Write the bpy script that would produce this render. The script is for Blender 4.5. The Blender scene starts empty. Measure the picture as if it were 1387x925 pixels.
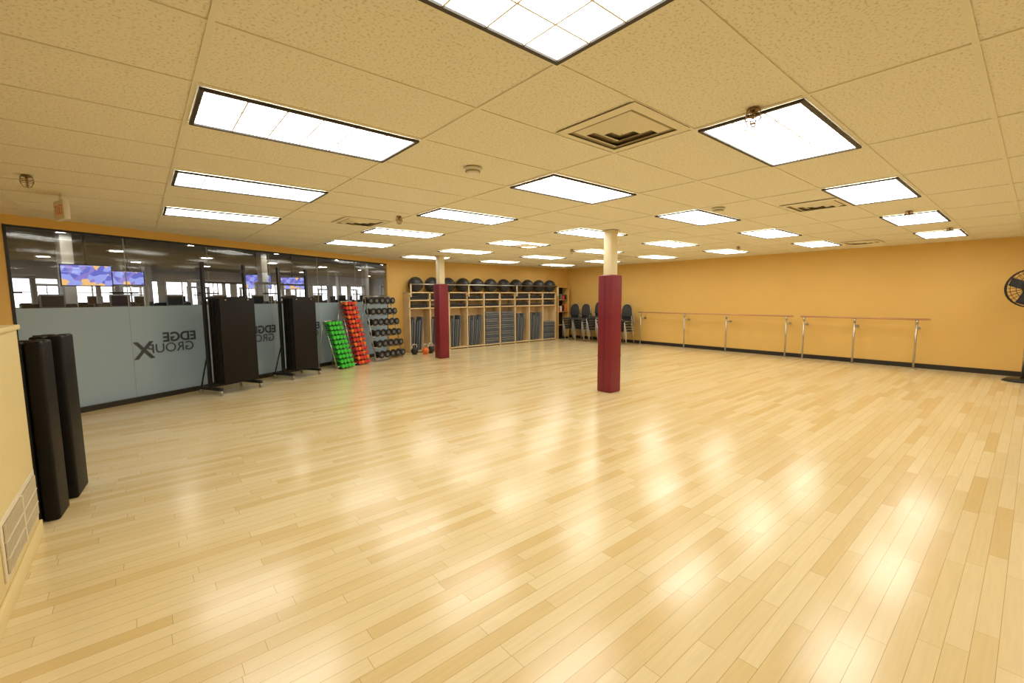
import bpy, bmesh, math, random
from mathutils import Vector, Matrix, Euler
random.seed(7)
scn=bpy.context.scene
scn.view_settings.view_transform='Standard'
COL=bpy.context.collection

# ------------------------------------------------------------------ materials
def new_mat(name):
    m=bpy.data.materials.new(name); m.use_nodes=True
    nt=m.node_tree; return m,nt,nt.nodes['Principled BSDF']
def N(nt,t,**kw):
    n=nt.nodes.new(t)
    for k,v in kw.items(): setattr(n,k,v)
    return n
def mat(name,col,rough=.5,metal=0,bump=0,bscale=60,var=0.0,emis=0,coat=0,spec=.5):
    m,nt,b=new_mat(name)
    b.inputs['Base Color'].default_value=(*col,1); b.inputs['Roughness'].default_value=rough
    b.inputs['Metallic'].default_value=metal; b.inputs['Coat Weight'].default_value=coat
    b.inputs['Specular IOR Level'].default_value=spec
    tc=N(nt,'ShaderNodeTexCoord'); no=N(nt,'ShaderNodeTexNoise'); no.inputs['Scale'].default_value=bscale
    nt.links.new(tc.outputs['Object'],no.inputs['Vector'])
    if var>0:
        mx=N(nt,'ShaderNodeMix',data_type='RGBA'); mx.inputs['A'].default_value=(*[c*(1-var) for c in col],1)
        mx.inputs['B'].default_value=(*[min(1,c*(1+var)) for c in col],1)
        n2=N(nt,'ShaderNodeTexNoise'); n2.inputs['Scale'].default_value=2.5
        nt.links.new(tc.outputs['Object'],n2.inputs['Vector'])
        nt.links.new(n2.outputs['Fac'],mx.inputs['Factor']); nt.links.new(mx.outputs['Result'],b.inputs['Base Color'])
    if bump>0:
        bp=N(nt,'ShaderNodeBump'); bp.inputs['Strength'].default_value=bump; bp.inputs['Distance'].default_value=.003
        nt.links.new(no.outputs['Fac'],bp.inputs['Height']); nt.links.new(bp.outputs['Normal'],b.inputs['Normal'])
    if emis>0:
        b.inputs['Emission Color'].default_value=(*col,1); b.inputs['Emission Strength'].default_value=emis
    return m
M={}
M['wall']=mat('wall_paint_orange',(.80,.52,.15),.55,bump=.15,bscale=180,var=.03)
M['cream']=mat('cream_paint',(.84,.69,.35),.5,bump=.1,var=.03)
M['colpaint']=mat('column_paint',(.82,.73,.50),.5,var=.04)
M['black']=mat('black_plastic',(.012,.012,.012),.45)
M['vinyl']=mat('black_vinyl',(.006,.005,.005),.5,bump=.3,bscale=90,spec=.25)
M['rubber']=mat('black_rubber',(.02,.02,.022),.6,bump=.3)
M['ball']=mat('dark_ball_rubber',(.03,.03,.033),.45)
M['maroon']=mat('maroon_vinyl',(.20,.008,.022),.45,bump=.35,bscale=120,var=.1)
M['steel']=mat('brushed_steel',(.55,.53,.5),.3,1)
M['darksteel']=mat('black_powdercoat',(.02,.02,.02),.4,.3)
M['tbar']=mat('tbar_cream',(.83,.78,.64),.5)
M['frame']=mat('light_trim_black',(.03,.022,.012),.5)
M['louver']=mat('louver_plastic',(.8,.78,.72),.4)
M['vent']=mat('vent_paint',(.80,.74,.58),.45)
M['ventdark']=mat('vent_dark',(.30,.24,.14),.7)
M['white']=mat('white_plastic',(.82,.78,.70),.4)
M['grille']=mat('grille_cream',(.78,.70,.52),.45)
M['wood']=mat('birch_ply',(.82,.62,.36),.5,bump=.1,var=.08)
M['railwood']=mat('barre_wood',(.62,.34,.17),.35,var=.1)
M['base']=mat('black_baseboard',(.02,.016,.012),.4)
M['greyfoam']=mat('grey_foam',(.16,.165,.17),.7,bump=.2)
M['bluefoam']=mat('slate_foam',(.09,.11,.14),.7,bump=.2)
M['green']=mat('neon_green_vinyl',(.05,.62,.05),.4)
M['red']=mat('red_vinyl',(.72,.045,.035),.4)
M['orange']=mat('orange_vinyl',(.85,.20,.03),.4)
M['chairfab']=mat('grey_fabric',(.034,.033,.033),.8,bump=.4,bscale=300)
M['exit_red']=mat('exit_red',(.8,.06,.03),.4)
M['brass']=mat('sprinkler_brass',(.30,.20,.09),.35,1)
M['logo']=mat('logo_vinyl_dark',(.06,.07,.08),.5)
M['mull']=mat('mullion_seal',(.45,.5,.5),.4)
M['gymfloor']=mat('gym_carpet',(.10,.10,.11),.9)
M['gymceil']=mat('gym_ceiling_dark',(.10,.092,.08),.9,var=.3)
M['gymwall']=mat('gym_wall_grey',(.50,.46,.40),.7,var=.1)
M['duct']=mat('gym_duct',(.32,.30,.27),.5,.2)
M['machine']=mat('machine_silver',(.40,.40,.41),.4,.4)
M['machinewhite']=mat('machine_white',(.78,.77,.73),.4)
M['winlight']=mat('window_daylight',(.93,.95,1),.5,emis=3.0)
M['screen']=mat('console_screen',(.03,.04,.05),.3)
M['gymlamp']=mat('gym_lamp',(1,.95,.85),.5,emis=38)
LS=7.75
M['lens']=mat('light_lens',(.98,.968,.90),.5,emis=LS)

def floor_mat():
    m,nt,b=new_mat('maple_floor')
    tc=N(nt,'ShaderNodeTexCoord')
    br=N(nt,'ShaderNodeTexBrick'); br.offset=.37; br.offset_frequency=2; br.squash=1
    br.inputs['Scale'].default_value=1; br.inputs['Brick Width'].default_value=.95; br.inputs['Row Height'].default_value=.082
    br.inputs['Mortar Size'].default_value=.0011; br.inputs['Mortar Smooth'].default_value=.3
    br.inputs['Color1'].default_value=(0,0,0,1); br.inputs['Color2'].default_value=(1,1,1,1); br.inputs['Mortar'].default_value=(.5,.5,.5,1)
    sep=N(nt,'ShaderNodeSeparateXYZ'); nt.links.new(tc.outputs['Object'],sep.inputs[0])
    dv=N(nt,'ShaderNodeMath',operation='DIVIDE'); dv.inputs[1].default_value=.082; nt.links.new(sep.outputs['Y'],dv.inputs[0])
    fl=N(nt,'ShaderNodeMath',operation='FLOOR'); nt.links.new(dv.outputs[0],fl.inputs[0])
    wn=N(nt,'ShaderNodeTexWhiteNoise',noise_dimensions='1D'); nt.links.new(fl.outputs[0],wn.inputs['W'])
    ml=N(nt,'ShaderNodeMath',operation='MULTIPLY_ADD'); ml.inputs[1].default_value=.9; nt.links.new(wn.outputs['Value'],ml.inputs[0]); nt.links.new(sep.outputs['X'],ml.inputs[2])
    cb=N(nt,'ShaderNodeCombineXYZ'); nt.links.new(ml.outputs[0],cb.inputs['X']); nt.links.new(sep.outputs['Y'],cb.inputs['Y'])
    nt.links.new(cb.outputs[0],br.inputs['Vector'])
    rp=N(nt,'ShaderNodeValToRGB'); e=rp.color_ramp.elements
    e[0].position=0; e[0].color=(.70,.52,.24,1); e[1].position=1; e[1].color=(.82,.69,.415,1)
    x=rp.color_ramp.elements.new(.35); x.color=(.76,.61,.33,1)
    nt.links.new(br.outputs['Color'],rp.inputs['Fac'])
    mp=N(nt,'ShaderNodeMapping'); mp.inputs['Scale'].default_value=(2.2,38,1); nt.links.new(cb.outputs[0],mp.inputs['Vector'])
    no=N(nt,'ShaderNodeTexNoise'); no.inputs['Scale'].default_value=1.6; no.inputs['Detail'].default_value=5; nt.links.new(mp.outputs[0],no.inputs['Vector'])
    mr=N(nt,'ShaderNodeMapRange'); mr.inputs['To Min'].default_value=.89; mr.inputs['To Max'].default_value=1.08; nt.links.new(no.outputs['Fac'],mr.inputs['Value'])
    mu=N(nt,'ShaderNodeMix',data_type='RGBA',blend_type='MULTIPLY'); mu.inputs['Factor'].default_value=1
    nt.links.new(rp.outputs['Color'],mu.inputs['A']); nt.links.new(mr.outputs['Result'],mu.inputs['B'])
    mo=N(nt,'ShaderNodeMix',data_type='RGBA'); mo.inputs['B'].default_value=(.38,.25,.10,1)
    nt.links.new(br.outputs['Fac'],mo.inputs['Factor']); nt.links.new(mu.outputs['Result'],mo.inputs['A'])
    nt.links.new(mo.outputs['Result'],b.inputs['Base Color'])
    b.inputs['Specular IOR Level'].default_value=.68
    n3=N(nt,'ShaderNodeTexNoise'); n3.inputs['Scale'].default_value=1.3; n3.inputs['Detail'].default_value=3; nt.links.new(tc.outputs['Object'],n3.inputs['Vector'])
    mr2=N(nt,'ShaderNodeMapRange'); mr2.inputs['To Min'].default_value=.14; mr2.inputs['To Max'].default_value=.26; nt.links.new(n3.outputs['Fac'],mr2.inputs['Value'])
    nt.links.new(mr2.outputs['Result'],b.inputs['Roughness'])
    n4=N(nt,'ShaderNodeTexNoise'); n4.inputs['Scale'].default_value=1; n4.inputs['Detail'].default_value=2
    mp4=N(nt,'ShaderNodeMapping'); mp4.inputs['Scale'].default_value=(1.5,12,1); nt.links.new(cb.outputs[0],mp4.inputs['Vector']); nt.links.new(mp4.outputs[0],n4.inputs['Vector'])
    bp=N(nt,'ShaderNodeBump'); bp.inputs['Strength'].default_value=.16; bp.inputs['Distance'].default_value=.004
    nt.links.new(n4.outputs['Fac'],bp.inputs['Height']); nt.links.new(bp.outputs['Normal'],b.inputs['Normal'])
    return m
M['floor']=floor_mat()

def ceil_mat():
    m,nt,b=new_mat('acoustic_tile')
    tc=N(nt,'ShaderNodeTexCoord')
    no=N(nt,'ShaderNodeTexNoise'); no.inputs['Scale'].default_value=75; no.inputs['Detail'].default_value=3; nt.links.new(tc.outputs['Object'],no.inputs['Vector'])
    rp=N(nt,'ShaderNodeValToRGB'); e=rp.color_ramp.elements
    e[0].position=.34; e[0].color=(.66,.59,.43,1); e[1].position=.46; e[1].color=(.86,.815,.69,1)
    nt.links.new(no.outputs['Fac'],rp.inputs['Fac']); nt.links.new(rp.outputs['Color'],b.inputs['Base Color'])
    b.inputs['Roughness'].default_value=.9
    bp=N(nt,'ShaderNodeBump'); bp.inputs['Strength'].default_value=.3; bp.inputs['Distance'].default_value=.003
    nt.links.new(rp.outputs['Color'],bp.inputs['Height']); nt.links.new(bp.outputs['Normal'],b.inputs['Normal'])
    return m
M['ceil']=ceil_mat()

def schlick(nt,f0=.04):
    lw=N(nt,'ShaderNodeLayerWeight'); lw.inputs['Blend'].default_value=.5
    pw=N(nt,'ShaderNodeMath',operation='POWER'); pw.inputs[1].default_value=5; nt.links.new(lw.outputs['Facing'],pw.inputs[0])
    ma=N(nt,'ShaderNodeMath',operation='MULTIPLY_ADD'); ma.inputs[1].default_value=1-f0; ma.inputs[2].default_value=f0; nt.links.new(pw.outputs[0],ma.inputs[0])
    return ma.outputs[0]
def glass_mat(name,tint,refl_rough=.02,mixc=None,mixf=0):
    m=bpy.data.materials.new(name); m.use_nodes=True; nt=m.node_tree; nt.nodes.clear()
    o=N(nt,'ShaderNodeOutputMaterial'); t=N(nt,'ShaderNodeBsdfTransparent'); t.inputs[0].default_value=(*tint,1)
    g=N(nt,'ShaderNodeBsdfGlossy'); g.inputs['Roughness'].default_value=refl_rough
    mx=N(nt,'ShaderNodeMixShader'); nt.links.new(schlick(nt,.07),mx.inputs[0]); nt.links.new(g.outputs[0],mx.inputs[2])
    if mixf>0:
        d=N(nt,'ShaderNodeBsdfDiffuse'); d.inputs[0].default_value=(*mixc,1)
        m2=N(nt,'ShaderNodeMixShader'); m2.inputs[0].default_value=mixf
        nt.links.new(t.outputs[0],m2.inputs[1]); nt.links.new(d.outputs[0],m2.inputs[2]); nt.links.new(m2.outputs[0],mx.inputs[1])
    else: nt.links.new(t.outputs[0],mx.inputs[1])
    nt.links.new(mx.outputs[0],o.inputs[0]); return m
M['glass']=glass_mat('clear_glass',(.92,.94,.93))
M['film']=glass_mat('tinted_film',(.72,.69,.62),.05,(.20,.18,.14),.48)
def frost_mat():
    m=bpy.data.materials.new('frosted_glass'); m.use_nodes=True; nt=m.node_tree; nt.nodes.clear()
    o=N(nt,'ShaderNodeOutputMaterial'); d=N(nt,'ShaderNodeBsdfDiffuse'); d.inputs[0].default_value=(.42,.58,.70,1)
    tr=N(nt,'ShaderNodeBsdfTranslucent'); tr.inputs[0].default_value=(.5,.6,.65,1)
    m1=N(nt,'ShaderNodeMixShader'); m1.inputs[0].default_value=.28
    nt.links.new(d.outputs[0],m1.inputs[1]); nt.links.new(tr.outputs[0],m1.inputs[2])
    g=N(nt,'ShaderNodeBsdfGlossy'); g.inputs['Roughness'].default_value=.2
    mx=N(nt,'ShaderNodeMixShader'); nt.links.new(schlick(nt,.05),mx.inputs[0]); nt.links.new(m1.outputs[0],mx.inputs[1]); nt.links.new(g.outputs[0],mx.inputs[2])
    nt.links.new(mx.outputs[0],o.inputs[0]); return m
M['frost']=frost_mat()
def tv_mat():
    m,nt,b=new_mat('tv_picture'); tc=N(nt,'ShaderNodeTexCoord'); v=N(nt,'ShaderNodeTexVoronoi'); v.inputs['Scale'].default_value=9
    nt.links.new(tc.outputs['Object'],v.inputs['Vector']); rp=N(nt,'ShaderNodeValToRGB'); rp.color_ramp.interpolation='CONSTANT'
    e=rp.color_ramp.elements; e[0].color=(.12,.14,.55,1); e[1].position=.75; e[1].color=(.85,.5,.2,1)
    x=e.new(.3); x.color=(.3,.35,.8,1); x=e.new(.6); x.color=(.25,.2,.6,1)
    sp=N(nt,'ShaderNodeSeparateColor'); nt.links.new(v.outputs['Color'],sp.inputs[0])
    nt.links.new(sp.outputs[0],rp.inputs['Fac']); nt.links.new(rp.outputs['Color'],b.inputs['Emission Color'])
    b.inputs['Emission Strength'].default_value=1.2; b.inputs['Base Color'].default_value=(.02,.02,.02,1)
    m.cycles.emission_sampling='NONE'; return m
M['tv']=tv_mat()

# ------------------------------------------------------------------ mesh builder
class B:
    def __init__(s,name): s.name=name; s.bm=bmesh.new(); s.mats=[]
    def mi(s,m):
        if m not in s.mats: s.mats.append(m)
        return s.mats.index(m)
    def _fin(s,vs,m,mtx,smooth=False):
        if mtx is not None: bmesh.ops.transform(s.bm,matrix=mtx,verts=vs)
        fs=set(f for v in vs for f in v.link_faces); k=s.mi(m)
        for f in fs: f.material_index=k; f.smooth=smooth
    def box(s,x0,x1,y0,y1,z0,z1,m,bev=0,rot=None,seg=2):
        r=bmesh.ops.create_cube(s.bm,size=1); vs=r['verts']
        bmesh.ops.scale(s.bm,vec=(abs(x1-x0),abs(y1-y0),abs(z1-z0)),verts=vs)
        if bev>0:
            es=list(set(e for v in vs for e in v.link_edges))
            rr=bmesh.ops.bevel(s.bm,geom=es,offset=bev,segments=seg,affect='EDGES',profile=.5)
            vs=[v for v in rr['verts']]
            vs=list(set(v for f in rr['faces'] for v in f.verts)|set(vs))
        T=Matrix.Translation(((x0+x1)/2,(y0+y1)/2,(z0+z1)/2))
        if rot is not None: T=T@Euler(rot).to_matrix().to_4x4()
        s._fin(vs,m,T,bev>0)
    def cyl(s,p0,p1,r,m,seg=16,r2=None,smooth=True):
        p0=Vector(p0); p1=Vector(p1); d=p1-p0
        rr=bmesh.ops.create_cone(s.bm,cap_ends=True,segments=seg,radius1=r,radius2=r if r2 is None else r2,depth=d.length)
        T=Matrix.Translation((p0+p1)/2)@d.to_track_quat('Z','Y').to_matrix().to_4x4()
        s._fin(rr['verts'],m,T,smooth)
        for v in rr['verts']:
            for f in v.link_faces:
                if len(f.verts)>4: f.smooth=False
    def tube(s,pts,r,m,seg=10):
        for a,b in zip(pts,pts[1:]): s.cyl(a,b,r,m,seg)
        for p in pts[1:-1]: s.sph(p,r,m,seg,6)
    def sph(s,c,r,m,u=24,v=14,sc=(1,1,1)):
        rr=bmesh.ops.create_uvsphere(s.bm,u_segments=u,v_segments=v,radius=r)
        s._fin(rr['verts'],m,Matrix.Translation(c)@Matrix.Diagonal((*sc,1)),True)
    def torus(s,c,R,r,m,axis='Z',seg=32,rs=8):
        rot={'Z':Matrix(),'X':Matrix.Rotation(math.pi/2,4,'Y'),'Y':Matrix.Rotation(math.pi/2,4,'X')}[axis]
        vs=[]
        for i in range(seg):
            a=2*math.pi*i/seg
            for j in range(rs):
                b=2*math.pi*j/rs
                vs.append(s.bm.verts.new(((R+r*math.cos(b))*math.cos(a),(R+r*math.cos(b))*math.sin(a),r*math.sin(b))))
        for i in range(seg):
            for j in range(rs):
                s.bm.faces.new((vs[i*rs+j],vs[((i+1)%seg)*rs+j],vs[((i+1)%seg)*rs+(j+1)%rs],vs[i*rs+(j+1)%rs]))
        s._fin(vs,m,Matrix.Translation(c)@rot,True)
    def done(s,loc=(0,0,0),rz=0,name=None,rot=None):
        me=bpy.data.meshes.new(s.name); s.bm.normal_update(); s.bm.to_mesh(me); s.bm.free()
        for k in s.mats: me.materials.append(M[k])
        return place(me,s.name,loc,rz,rot)
def place(me,name,loc,rz=0,rot=None):
    o=bpy.data.objects.new(name,me); o.location=loc; o.rotation_euler=rot if rot else (0,0,rz); COL.objects.link(o); return o

# ------------------------------------------------------------------ dimensions (camera stands over the origin)
CH=1.589; H=2.654
XR=12.79; YB=11.85; XL=-1.9; YF=-3.0
GA=math.atan(.531); GO=(0,8.969)           # glass wall line
cu,su=math.cos(GA),math.sin(GA)
def G(u,n,z=0): return (GO[0]+u*cu-n*su, GO[1]+u*su+n*cu, z)
U0,U1=-1.36,6.10
UL=(XL)/cu

# room shell
def poly(b,pts,m):
    vs=[b.bm.verts.new(p) for p in pts]; f=b.bm.faces.new(vs); f.material_index=b.mi(m); return f
cl=G(UL,0); cr=((YB-GO[1])/.531,YB)
foot=[(XL,YF),(XR,YF),(XR,YB),(cr[0],YB),(cl[0],cl[1])]
b=B('floor'); poly(b,[(x,y,0) for x,y in foot],'floor'); b.done()
b=B('ceiling'); poly(b,[(x,y,H) for x,y in foot[::-1]],'ceil')
def gline(X): return GO[1]+.531*X
x=.289-1.26*2
while x<XR:
    if x>XL: b.box(x-.012,x+.012,YF,min(YB,gline(x)),H-.0065,H+.01,'tbar')
    x+=1.26
y=1.192-.314-.628*7
while y<YB:
    if y>YF:
        x0=max(XL,(y-GO[1])/.531) ; b.box(x0,XR,y-.012,y+.012,H-.0055,H+.012,'tbar')
    y+=.628
b.done()
b=B('wall_right'); b.box(XR,XR+.12,YF,YB+.12,0,H,'wall'); b.done()
b=B('baseboard_right'); b.box(XR-.015,XR,YF,YB,0,.10,'base'); b.done()
b=B('wall_back'); b.box(cr[0],XR,YB,YB+.12,0,H,'wall'); b.done()
b=B('baseboard_back'); b.box(12.58,XR-.02,YB-.015,YB,0,.10,'base'); b.done()
b=B('wall_left'); b.box(XL-.12,XL,YF,cl[1],0,H,'wall'); b.done()
b=B('wall_front'); b.box(XL,XR,YF-.12,YF,0,H,'wall'); b.done()
b=B('wall_glass')
b.box(UL,cr[0]/cu,0,.12,2.53,H+.9,'wall')
b.box(UL-.1,U0,0,.12,0,2.53,'wall')
b.box(U1,cr[0]/cu,0,.12,0,2.53,'wall')
b.done((GO[0],GO[1],0),GA)
b=B('trim_glass_sill'); b.box(U0,U1,-.02,.12,0,.075,'base'); b.box(U0,U1,0,.06,2.50,2.53,'darksteel'); b.box(U0-.03,U0,-.01,.08,0,2.53,'darksteel')
b.done((GO[0],GO[1],0),GA)
nw=6
for i in range(nw):
    a=U0+(U1-U0)*i/nw; c=U0+(U1-U0)*(i+1)/nw
    b=B('window')
    def pane(z0,z1,m): poly(b,[(a+.004,.033,z0),(c-.004,.033,z0),(c-.004,.033,z1),(a+.004,.033,z1)],m)
    pane(.075,1.48,'frost'); pane(1.48,2.10,'glass'); pane(2.10,2.40,'film'); pane(2.40,2.50,'glass')
    b.box(c-.004,c+.004,.028,.04,.075,2.5,'mull')
    b.done((GO[0],GO[1],0),GA)
def logo(u,s):
    e=bpy.data.objects.new('glass_logo',None); COL.objects.link(e); e.location=G(u,.02,0); e.rotation_euler=(0,0,GA)
    for body,sz,dx,z,nm in (('EDGE',.21,-.12,.90,'word_top'),('GROUP',.21,0.02,.73,'word_bottom'),('X',.38,.42,.66,'letter_x')):
        cu_=bpy.data.curves.new(nm,'FONT'); cu_.body=body; cu_.size=sz*s; cu_.align_x='CENTER'; cu_.extrude=.001
        if body!='GROUP': cu_.offset=.006
        o=bpy.data.objects.new(nm,cu_); cu_.materials.append(M['logo']); COL.objects.link(o); o.parent=e
        o.location=(-dx*s,0,z); o.rotation_euler=(math.pi/2,0,0); o.scale=(-1,1,1)
logo(.45,1.0); logo(2.05,1.0); logo(3.22,1.0)

# ------------------------------------------------------------------ ceiling fittings
b=B('ceiling_light'); L,W=1.18,.548
poly(b,[(-L/2,-W/2,-.004),(-L/2,W/2,-.004),(L/2,W/2,-.004),(L/2,-W/2,-.004)],'lens')
t=.022
for sx in (-1,1): b.box(sx*(L/2),sx*(L/2+t),-W/2-t,W/2+t,-.014,.0,'frame')
for sy in (-1,1): b.box(-L/2,L/2,sy*(W/2),sy*(W/2+t),-.014,.0,'frame')
for i in range(1,6): x=-L/2+L*i/6; b.box(x-.004,x+.004,-W/2,W/2,-.010,-.0045,'louver')
for i in range(1,3): y=-W/2+W*i/3; b.box(-L/2,L/2,y-.004,y+.004,-.0105,-.0045,'louver')
ZL=H-.007
o0=b.done((.919,1.192,ZL)); me=o0.data
for i in range(5):
    for j in range(-1,6):
        X=.919+2.52*i; Y=1.192+1.885*j
        if (i,j)==(0,0) or Y>gline(X)-.75 or Y>YB-.3: continue
        place(me,'ceiling_light',(X,Y,ZL))
b=B('ceiling_vent'); s=.29
b.box(-s-.01,s+.01,-s-.01,s+.01,-.003,.0,'ventdark')
for k,r in enumerate((.30,.215,.135,.06)):
    w=.055
    for sx in (-1,1):
        for ax in (0,1):
            z0=-.004; z1=-.026 if k else -.012; ro,ri=r,r-w
            pts=[(-ro,sx*ro,z0),(ro,sx*ro,z0),(ri,sx*ri,z1),(-ri,sx*ri,z1)]
            if ax: pts=[(p[1],p[0],p[2]) for p in pts]
            poly(b,pts,'vent')
dv=b.done((2.45,1.80,H-.006))
for p in ((2.45,6.2),(6.25,1.78),(11.35,2.4),(6.3,7.0),(10.0,7.5)): place(dv.data,'ceiling_vent',(p[0],p[1],H-.006))
b=B('smoke_detector'); b.cyl((0,0,0),(0,0,-.02),.075,'white',24); b.cyl((0,0,-.02),(0,0,-.05),.06,'white',24,r2=.045); b.torus((0,0,-.028),.058,.004,'ventdark'); sd=b.done((2.19,3.09,H-.007))
place(sd.data,'smoke_detector',(5.5,2.6,H-.007))
b=B('caged_sprinkler'); b.cyl((0,0,0),(0,0,-.008),.035,'brass'); b.cyl((0,0,0),(0,0,-.05),.009,'brass'); b.cyl((0,0,-.075),(0,0,-.078),.016,'brass')
for k in range(4):
    a=k*math.pi/2; c,s_=math.cos(a),math.sin(a)
    b.tube([(c*.035,s_*.035,-.005),(c*.042,s_*.042,-.05),(c*.025,s_*.025,-.09),(0,0,-.095)],.0028,'brass',6)
b.torus((0,0,-.05),.042,.0028,'brass',seg=20,rs=6); b.torus((0,0,-.03),.038,.0028,'brass',seg=20,rs=6)
ZS=H-.008
sp=b.done((2.77,1.13,ZS))
for p in ((-.66,5.66),(2.70,5.5),(7.65,1.15),(10.1,4.3),(7.6,6.9),(10.1,1.0)): place(sp.data,'caged_sprinkler',(p[0],p[1],ZS))
b=B('exit_sign'); b.cyl((0,0,0),(0,0,-.06),.012,'white'); b.box(-.025,.025,-.15,.15,-.25,-.06,'white',.006)
for s_ in (-1,1):
    xs=(s_*.0251,s_*.0265)
    def bar(y0,y1,z0,z1): b.box(xs[0],xs[1],y0,y1,z0,z1,'exit_red')
    bar(-.105,-.095,-.2,-.11)
    for z in (-.2,-.16,-.12): bar(-.105,-.07,z,z+.01)
    b.box(xs[0],xs[1],-.035,-.025,-.205,-.105,'exit_red',rot=(.45,0,0)); b.box(xs[0],xs[1],-.035,-.025,-.205,-.105,'exit_red',rot=(-.45,0,0))
    bar(.02,.03,-.2,-.11); bar(.075,.085,-.2,-.11); bar(.055,.105,-.12,-.11)
b.done((-.53,6.45,ZS),.32)

# ------------------------------------------------------------------ padded columns
def column(loc):
    b=B('padded_column'); s=.08; p=.14
    b.box(-s,s,-s,s,0,H-.01,'colpaint',.004)
    b.box(-p,p,-p,p,.0,1.93,'maroon',.022,seg=3)
    for sx in (-1,1):
        b.box(sx*p*.97,sx*(p+.002),-.003,.003,.02,1.91,'black')
    b.box(-p-.003,p+.003,-p-.003,p+.003,.60,.605,'maroon'); b.box(-p-.003,p+.003,-p-.003,p+.003,1.25,1.255,'maroon')
    b.box(-.10,.10,-.10,.10,H-.03,H-.01,'colpaint')
    b.done(loc)
column((5.948,4.55,0)); column((6.028,10.023,0))

# ------------------------------------------------------------------ barres
def barre(ya,yb,posts):
    b=B('ballet_barre'); X=12.52; Z=1.06
    b.cyl((X,ya,Z),(X,yb,Z),.022,'railwood',14)
    for y in (ya,yb): b.sph((X,y,Z),.024,'railwood',12,8)
    for y in posts:
        b.cyl((X,y,0),(X,y,Z-.02),.019,'steel',12); b.cyl((X,y,0),(X,y,.012),.055,'steel',20)
        b.cyl((X,y,Z-.10),(X,y,Z-.02),.026,'steel',12)
        b.cyl((X,y,.86),(XR-.004,y,.86),.012,'steel',8); b.cyl((XR-.016,y,.86),(XR-.004,y,.86),.035,'steel',16)
    b.done()
barre(8.42,3.93,(8.33,6.81,5.57,4.07)); barre(3.75,1.42,(3.68,2.67,1.61))

# ------------------------------------------------------------------ cubby shelving along the back wall
X0,X1=5.85,11.78; YS=11.45
b=B('cubby_shelf'); t=.03
b.box(X0,X1,YB-.015,YB-.003,.0,1.74,'wood')
for z in (0.06,1.29,1.52,1.74): b.box(X0,X1,YS,YB-.01,z-t,z,'wood')
nb=9
for i in range(nb+1):
    x=X0+(X1-X0-t)*i/nb; b.box(x,x+t,YS,YB-.01,0,1.74,'wood')
    if i in (0,3,6,9): b.box(x,x+t,YS-.10,YS-.07,1.60,1.96,'wood'); b.box(x,x+t,YS-.08,YS,1.60,1.66,'wood')
b.cyl((X0,YS-.085,1.96),(X1,YS-.085,1.96),.016,'steel',12)
b.done()
bw=(X1-X0)/nb
b=B('exercise_step_stacks')
for i in range(nb):
    xa=X0+bw*i+.05; xb=X0+bw*(i+1)-.03
    for zb,n in ((1.291,2),(1.521,3)):
        for k in range(n-(i%2)):
            b.box(xa+.02,xb-.02,YS+.03,YB-.04,zb+.055*k,zb+.055*k+.05,'rubber',.012)
    if i in (4,5,8):
        for k in range(15 if i!=8 else 9):
            b.box(xa+.02,xb-.02,YS+.02,YB-.04,.062+.07*k,.062+.07*k+.058,'greyfoam' if k%3 else 'bluefoam',.012)
b.done()
b=B('foam_mat_row')
for i in (0,1,2,3,6,7):
    xa=X0+bw*i+.05
    n=7 if i in (1,3,7) else 5
    for k in range(n):
        b.box(xa+.02+.075*k,xa+.02+.075*k+.045,YS+.04,YB-.05,.075,.95+.08*math.sin(i*3+k*2),'greyfoam' if (k+i)%2 else 'bluefoam',.01,rot=(0,.05+.01*k,0))
b.done()
b=B('stability_ball'); br_=.22
b.sph((0,0,0),br_,'ball',28,18)
for a in (-.1,-.05,.05,.1): b.torus((0,0,a),math.sqrt(br_**2-a*a),.002,'ball',seg=32,rs=6)
zb=1.74+br_+.003
bo=b.done((X0+.3,YS+.165,zb))
for i in range(1,11):
    place(bo.data,'stability_ball',(X0+.3+i*.545,YS+.165,zb),rz=.3*i)
b=B('storage_cupboard')
for x in (11.95,12.52): b.box(x,x+.03,YB-.34,YB-.003,0,1.95,'wall')
b.box(11.98,12.52,YB-.34,YB-.003,0.0,.06,'black')
b.box(11.95,12.55,YB-.34,YB-.003,1.92,1.95,'wall'); b.box(11.98,12.52,YB-.012,YB-.003,0.06,1.92,'black')
for z in (.5,1.0,1.45): b.box(11.98,12.52,YB-.33,YB-.012,z,z+.02,'railwood')
for k in range(4):
    b.box(12.0+.12*k,12.08+.12*k,YB-.3,YB-.1,1.021,1.2+.03*k,('red','white','black','orange')[k],.01)
    b.box(12.0+.12*k,12.09+.12*k,YB-.3,YB-.1,1.471,1.62+.03*((k+1)%3),('black','greyfoam','red','black')[k],.01)
b.done()

# ------------------------------------------------------------------ stacked banquet chairs
def chair_into(b,oy,oz):
    s=.21
    b.box(-s+oy,s+oy,-s,s,oz+.42,oz+.475,'chairfab',.02)
    bx=oy+.24
    b.box(bx-.02,bx+.02,-.18,.18,oz+.56,oz+.84,'chairfab',.018,rot=(0,.12,0))
    b.cyl((bx+.0,0,oz+.82),(bx+.035,0,oz+.815),.16,'chairfab',20)
    for sy in (-1,1):
        b.tube([(oy-.2,sy*.2,oz),(oy-.18,sy*.2,oz+.42),(oy+.19,sy*.2,oz+.42)],.011,'steel',8)
        b.tube([(oy+.27,sy*.2,oz),(oy+.2,sy*.2,oz+.44),(bx+.01,sy*.2,oz+.62),(bx+.05,sy*.17,oz+.9),(bx+.06,sy*.08,oz+.97),(bx+.06,0,oz+.98)],.011,'steel',8)
def chair_stack(loc,n,rz):
    b=B('chair_stack')
    for k in range(n): chair_into(b,-.035*k,.085*k)
    b.done(loc,rz)
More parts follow.
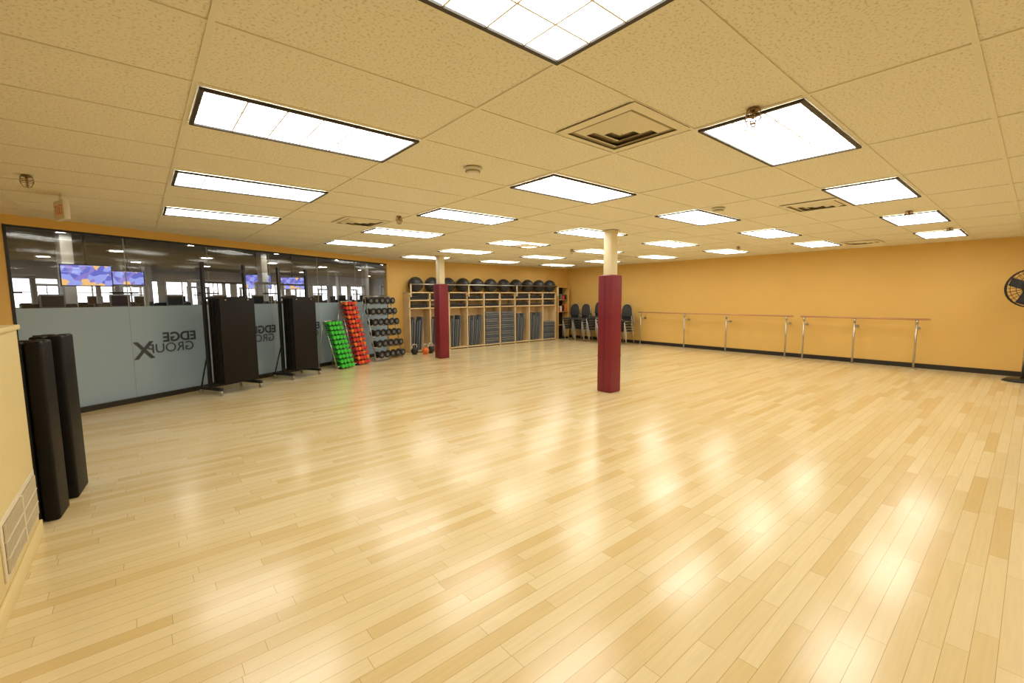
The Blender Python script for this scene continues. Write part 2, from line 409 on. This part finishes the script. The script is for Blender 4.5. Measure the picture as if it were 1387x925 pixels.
chair_stack((12.15,10.95,0),5,.1); chair_stack((12.1,10.4,0),5,0); chair_stack((12.15,9.8,0),6,0); chair_stack((12.15,9.2,0),5,-.05); chair_stack((12.2,8.72,0),5,.05)

# ------------------------------------------------------------------ pedestal fan on the right
b=B('pedestal_fan')
b.cyl((0,0,0),(0,0,.05),.26,'black',32,r2=.2); b.cyl((0,0,.05),(0,0,1.5),.022,'steel',14)
b.cyl((.0,0,1.68),(.16,0,1.68),.09,'black',20); b.cyl((.08,0,1.48),(.08,0,1.66),.03,'black',12)
b.cyl((0,0,1.5),(.08,0,1.5),.03,'black',12)
for xx,R in ((-.10,.34),(-.02,.34)): b.torus((xx,0,1.68),R,.009,'black','X')
for R in (.08,.15,.22,.29): b.torus((-.11+.02*(R>.25),0,1.68),R,.004,'black','X')
for k in range(28):
    a=2*math.pi*k/28; c,s_=math.cos(a),math.sin(a)
    b.tube([(-.12,.05*c,1.68+.05*s_),(-.10,.34*c,1.68+.34*s_),(-.02,.34*c,1.68+.34*s_),(.06,.09*c,1.68+.09*s_)],.003,'black',5)
for k in range(4):
    a=k*math.pi/2+.4
    rr=bmesh.ops.create_cube(b.bm,size=1); T=Matrix.Translation((-.05,0,1.68))@Matrix.Rotation(a,4,'X')@Matrix.Translation((0,0,.17))@Matrix.Rotation(.5,4,'Z')@Matrix.Diagonal((.006,.17,.28,1))
    b._fin(rr['verts'],'black',T)
b.cyl((-.125,0,1.68),(-.115,0,1.68),.05,'red',20)
b.done((12.15,.08,0),.25)

# ------------------------------------------------------------------ left: HVAC enclosure + standing folded mats
b=B('hvac_enclosure')
b.box(XL+.003,-.62,YF+.01,4.27,.0,1.42,'cream',.006)
b.box(-.62,-.605,YF+.01,4.275,0,.10,'cream',.003); b.box(XL+.003,-.605,YF+.01,4.285,1.40,1.43,'cream',.004)
b.box(-.62,-.612,3.28,4.22,.15,.47,'grille',.002); b.box(-.613,-.610,3.32,4.18,.18,.44,'ventdark')
for k in range(34): y=3.33+.0255*k; b.box(-.612,-.602,y-.003,y+.003,.18,.44,'grille')
for z in (.26,.35): b.box(-.612,-.6,3.32,4.18,z-.004,z+.004,'grille')
for y in (3.75,): b.box(-.612,-.599,y-.012,y+.012,.17,.45,'grille')
b.done()
def folded_mat(loc,rz,w,d,h,tilt):
    b=B('folded_mat'); n=2
    for k in range(n):
        b.box(-w/2+w*k/n+.002,-w/2+w*(k+1)/n-.002,-d/2,d/2,0,h,'vinyl',.018,seg=3)
    b.box(-w/2,w/2,-.05,-.02,h-.004,h+.004,'black')
    b.done(loc,rot=(tilt,0,rz))
folded_mat((-.62,4.60,0),-.1,.19,.26,1.30,0)
folded_mat((-.55,5.05,0),-.1,.19,.34,1.31,0)

# ------------------------------------------------------------------ rolling mat racks in front of the glass
def mat_rack(uc,nc,w,name='rolling_mat_rack'):
    b=B(name); h=2.18; d=.5
    for sx in (-1,1):
        x=sx*(w/2+.03)
        b.box(x-.025,x+.025,.0,.05,.10,h,'darksteel',.004)
        b.box(x-.025,x+.025,-d/2,d/2+.05,.08,.13,'darksteel',.006)
        b.tube([(x,.02,.75),(x,.25,.13)],.012,'darksteel',8)
        for y in (-d/2+.03,d/2+.02):
            b.cyl((x-.012,y,.035),(x+.012,y,.035),.035,'steel',16); b.box(x-.018,x+.018,y-.012,y+.012,.05,.09,'steel')
    b.box(-w/2,w/2,-.0,.04,h-.14,h-.09,'darksteel'); b.box(-w/2,w/2,.0,.04,.16,.2,'darksteel'); b.box(-w/2,w/2,.0,.04,1.58,1.62,'darksteel')
    b.box(-w/2,w/2,.0,.04,1.84,1.87,'darksteel')
    for sx in (-.3,.3):
        b.cyl((sx*w,.0,1.55),(sx*w,-.26,1.57),.01,'steel',8)
    for k in range(9):
        y=-.02-.026*k
        b.box(-w/2+.012*((k*7)%3)-.0,w/2-.01*((k*5)%3),y-.024,y,.17+.012*((k*5)%4),1.60-.008*((k*3)%4),'vinyl',.008)
    b.done(G(uc,nc),GA)
mat_rack(.98,-.60,.66); mat_rack(2.42,-.55,.60)

# ------------------------------------------------------------------ weights
def hand_weight(b,c,r,L,m,cap=None):
    x,y,z=c; sg=14 if cap else 8
    b.cyl((x,y-L/2,z),(x,y+L/2,z),r*.45,m,8)
    for s_ in (-1,1): b.cyl((x,y+s_*L/2-.02,z),(x,y+s_*L/2+.02,z),r,m,sg)
    if cap: b.cyl((x,y-L/2-.024,z),(x,y-L/2-.02,z),r*.5,cap,12)
def weight_tree(u,n,w,h,cols,rows,mset,name,r,rz=0,lean=.3,shelf='darksteel',cap=None):
    b=B(name)
    for sx in (-1,1):
        b.tube([(sx*w/2,-.22,0),(sx*w/2*.9,lean-.15,h)],.016,'steel',8)
        b.tube([(sx*w/2,.34,0),(sx*w/2*.9,lean-.12,h)],.016,'steel',8)
    b.cyl((-w/2,-.22,.04),(w/2,-.22,.04),.015,'steel',8); b.cyl((-w/2*.9,lean-.15,h),(w/2*.9,lean-.15,h),.015,'steel',8)
    for i in range(rows):
        f=(i+.6)/rows; z=f*h; y=-.22+(lean+.07)*f-.05
        if cap:
            for dy in (-.04,.05): b.cyl((-w/2,y+dy,z-r-.008),(w/2,y+dy,z-r-.008),.009,shelf,8)
        else: b.box(-w/2+.01,w/2-.01,y-.05,y+.08,z-r-.012,z-r,shelf,rot=(-.15,0,0))
        for k in range(cols):
            x=-w/2+w*(k+.5)/cols
            hand_weight(b,(x,y,z),r,.16,mset[(i+k)%len(mset)],cap)
    b.done(G(u,n),GA+rz)
weight_tree(3.62,-.42,.42,1.06,4,10,('green',),'dumbbell_rack',.045)
weight_tree(4.20,-.38,.42,1.50,4,14,('red','orange','red'),'dumbbell_rack',.045)
weight_tree(5.13,-.55,.95,1.62,5,6,('rubber','black'),'dumbbell_rack',.082,rz=-.12,shelf='steel',cap='greyfoam')
def kettlebell(loc,m,s=1):
    b=B('kettlebell'); b.sph((0,0,.083*s),.085*s,m,20,12,(1,1,.95)); b.cyl((0,0,0),(0,0,.02*s),.055*s,m)
    b.tube([(-.05*s,0,.14*s),(-.062*s,0,.2*s),(-.035*s,0,.235*s),(.035*s,0,.235*s),(.062*s,0,.2*s),(.05*s,0,.14*s)],.014*s,'steel',8)
    b.done(loc)
kettlebell((6.05,10.95,0),'orange',1.2); kettlebell((6.3,11.1,0),'rubber',1.2); kettlebell((5.8,11.12,0),'rubber',1.2); kettlebell((6.55,11.2,0),'orange',1.0)

# ------------------------------------------------------------------ gym seen through the glass
GU0,GU1,GN=-12,26,17; GH=3.7
loc=(GO[0],GO[1],0)
b=B('gym_floor'); b.box(GU0,GU1,.13,GN,-.05,0,'gymfloor'); b.done(loc,GA)
b=B('gym_ceiling'); b.box(GU0,GU1,.13,GN,GH,GH+.1,'gymceil')
for n in (4,8,12): b.cyl((GU0,n,GH-.35),(GU1,n,GH-.35),.22,'duct',16)
for u in range(-10,26,2): b.box(u-.04,u+.04,.3,GN,GH-.2,GH,'duct')
b.done(loc,GA)
b=B('wall_gym_far'); b.box(GU0,GU1,GN,GN+.1,0,GH,'gymwall'); b.done(loc,GA)
b=B('wall_gym_side'); b.box(GU1,GU1+.1,0.2,GN,0,GH,'gymwall'); b.box(GU0-.1,GU0,.2,GN,0,GH,'gymwall'); b.done(loc,GA)
b=B('gym_windows')
u=-3
while u<25:
    poly(b,[(u,GN-.01,1.3),(u+1.5,GN-.01,1.3),(u+1.5,GN-.01,2.45),(u,GN-.01,2.45)],'winlight'); b.box(u-.06,u,GN-.06,GN-.004,1.3,2.5,'white'); b.box(u+.72,u+.78,GN-.06,GN-.004,1.3,2.45,'white'); b.box(u-.06,u+1.5,GN-.06,GN-.004,1.88,1.92,'white')
    u+=1.9
n=2
while n<16:
    poly(b,[(GU1-.01,n,1.3),(GU1-.01,n+1.4,1.3),(GU1-.01,n+1.4,2.45),(GU1-.01,n,2.45)],'winlight'); n+=2.0
b.done(loc,GA)
b=B('gym_column'); b.box(-.12,.12,-.12,.12,0,GH-.42,'machinewhite',.01); b.box(-.18,.18,-.18,.18,0,.3,'black',.01); gc=b.done(G(2,6.6),GA)
for u in (2,7.5,13,18.5):
    for n in (6.6,13.4):
        if (u,n)!=(2,6.6): place(gc.data,'gym_column',G(u,n),GA)
b=B('gym_pendant_lamp'); poly(b,[(-.17,-.17,-.005),(-.17,.17,-.005),(.17,.17,-.005),(.17,-.17,-.005)],'gymlamp'); b.cyl((0,0,.0),(0,0,.14),.26,'steel',16,r2=.10); b.cyl((0,0,.14),(0,0,.22),.10,'steel',12); b.cyl((0,0,.2),(0,0,.5),.008,'black',6)
gl=None
for u in range(-2,25,3):
    for n in (2.2,6.0,10.0,14.6):
        p=G(u+(.8 if int(n)%4 else 0),n,GH-.5)
        if gl is None: gl=b.done(p)
        else: place(gl.data,'gym_pendant_lamp',p)
def tv(X,Y,z,w,rz):
    b=B('hanging_television'); h=w*.56
    b.box(-w/2,w/2,0,.06,-h/2,h/2,'black',.008); b.box(-w/2+.02,w/2-.02,-.004,0,-h/2+.02,h/2-.02,'tv')
    b.cyl((0,.06,0),(0,.06,GH-z),.02,'black',8)
    b.done((X,Y,z),rz)
tv(-.83,13.6,2.12,.85,.15); tv(-.15,14.3,2.10,.62,.15); tv(3.4,18.6,2.2,.95,.0); tv(4.9,19.8,2.2,.9,-.1)
b=B('treadmill')
b.box(-.4,.4,-.9,.9,.0,.2,'black',.03); b.box(-.28,.28,-.85,.6,.2,.215,'rubber')
for sx in (-1,1):
    b.tube([(sx*.36,.7,.15),(sx*.36,.95,1.25)],.035,'machine',8); b.tube([(sx*.36,.9,1.1),(sx*.36,.4,1.0)],.025,'black',8)
b.box(-.42,.42,.88,1.02,1.22,1.50,'black',.03,rot=(-.25,0,0)); b.box(-.2,.2,.85,.88,1.42,1.70,'machine',.02); b.box(-.17,.17,.843,.85,1.45,1.67,'screen')
tm=b.done(G(-.5,3.2),GA)
for k in range(1,13): place(tm.data,'treadmill',G(-.5+k*1.15,3.2),GA)
for k in range(13): place(tm.data,'treadmill',G(2.6+k*1.25,8.6),GA)
b=B('cable_machine')
for sx in (-.5,.5): b.box(sx-.04,sx+.04,-.04,.04,0,2.1,'machinewhite',.01)
b.box(-.54,.54,-.05,.05,2.05,2.13,'machinewhite',.01); b.box(-.5,.5,-.4,.4,0,.06,'machinewhite',.01)
for k in range(12): b.box(-.2,.2,-.08,.08,.1+.07*k,.165+.07*k,'black')
for sx in (-.18,.18): b.cyl((sx,0,.06),(sx,0,2.05),.012,'steel',8)
b.cyl((-.3,-.05,1.75),(.3,-.05,1.75),.02,'black',8)
cm=b.done(G(.4,5.4),GA)
for k in range(1,9): place(cm.data,'cable_machine',G(.4+k*2.1,5.3),GA)
for k in range(7): place(cm.data,'cable_machine',G(4+k*2.4,12.2),GA+.2)

# ------------------------------------------------------------------ world + camera
w=bpy.data.worlds.new('world'); scn.world=w; w.use_nodes=True
w.node_tree.nodes['Background'].inputs[0].default_value=(1,.9,.75,1); w.node_tree.nodes['Background'].inputs[1].default_value=.05
f,p,r,th=597.8,.101,-.0067,.8711
F=Vector((math.cos(th)*math.cos(p),math.sin(th)*math.cos(p),-math.sin(p))); R=Vector((math.sin(th),-math.cos(th),0)); Uv=R.cross(F)
xi=R*math.cos(r)+Uv*math.sin(r); yi=-R*math.sin(r)+Uv*math.cos(r)
cd=bpy.data.cameras.new('camera'); cd.sensor_width=36; cd.lens=f/1387*36; cd.clip_start=.05; cd.clip_end=200
co=bpy.data.objects.new('camera',cd); COL.objects.link(co)
mtx=Matrix((xi,yi,-F)).transposed().to_4x4(); mtx.translation=(0,0,CH); co.matrix_world=mtx
scn.camera=co
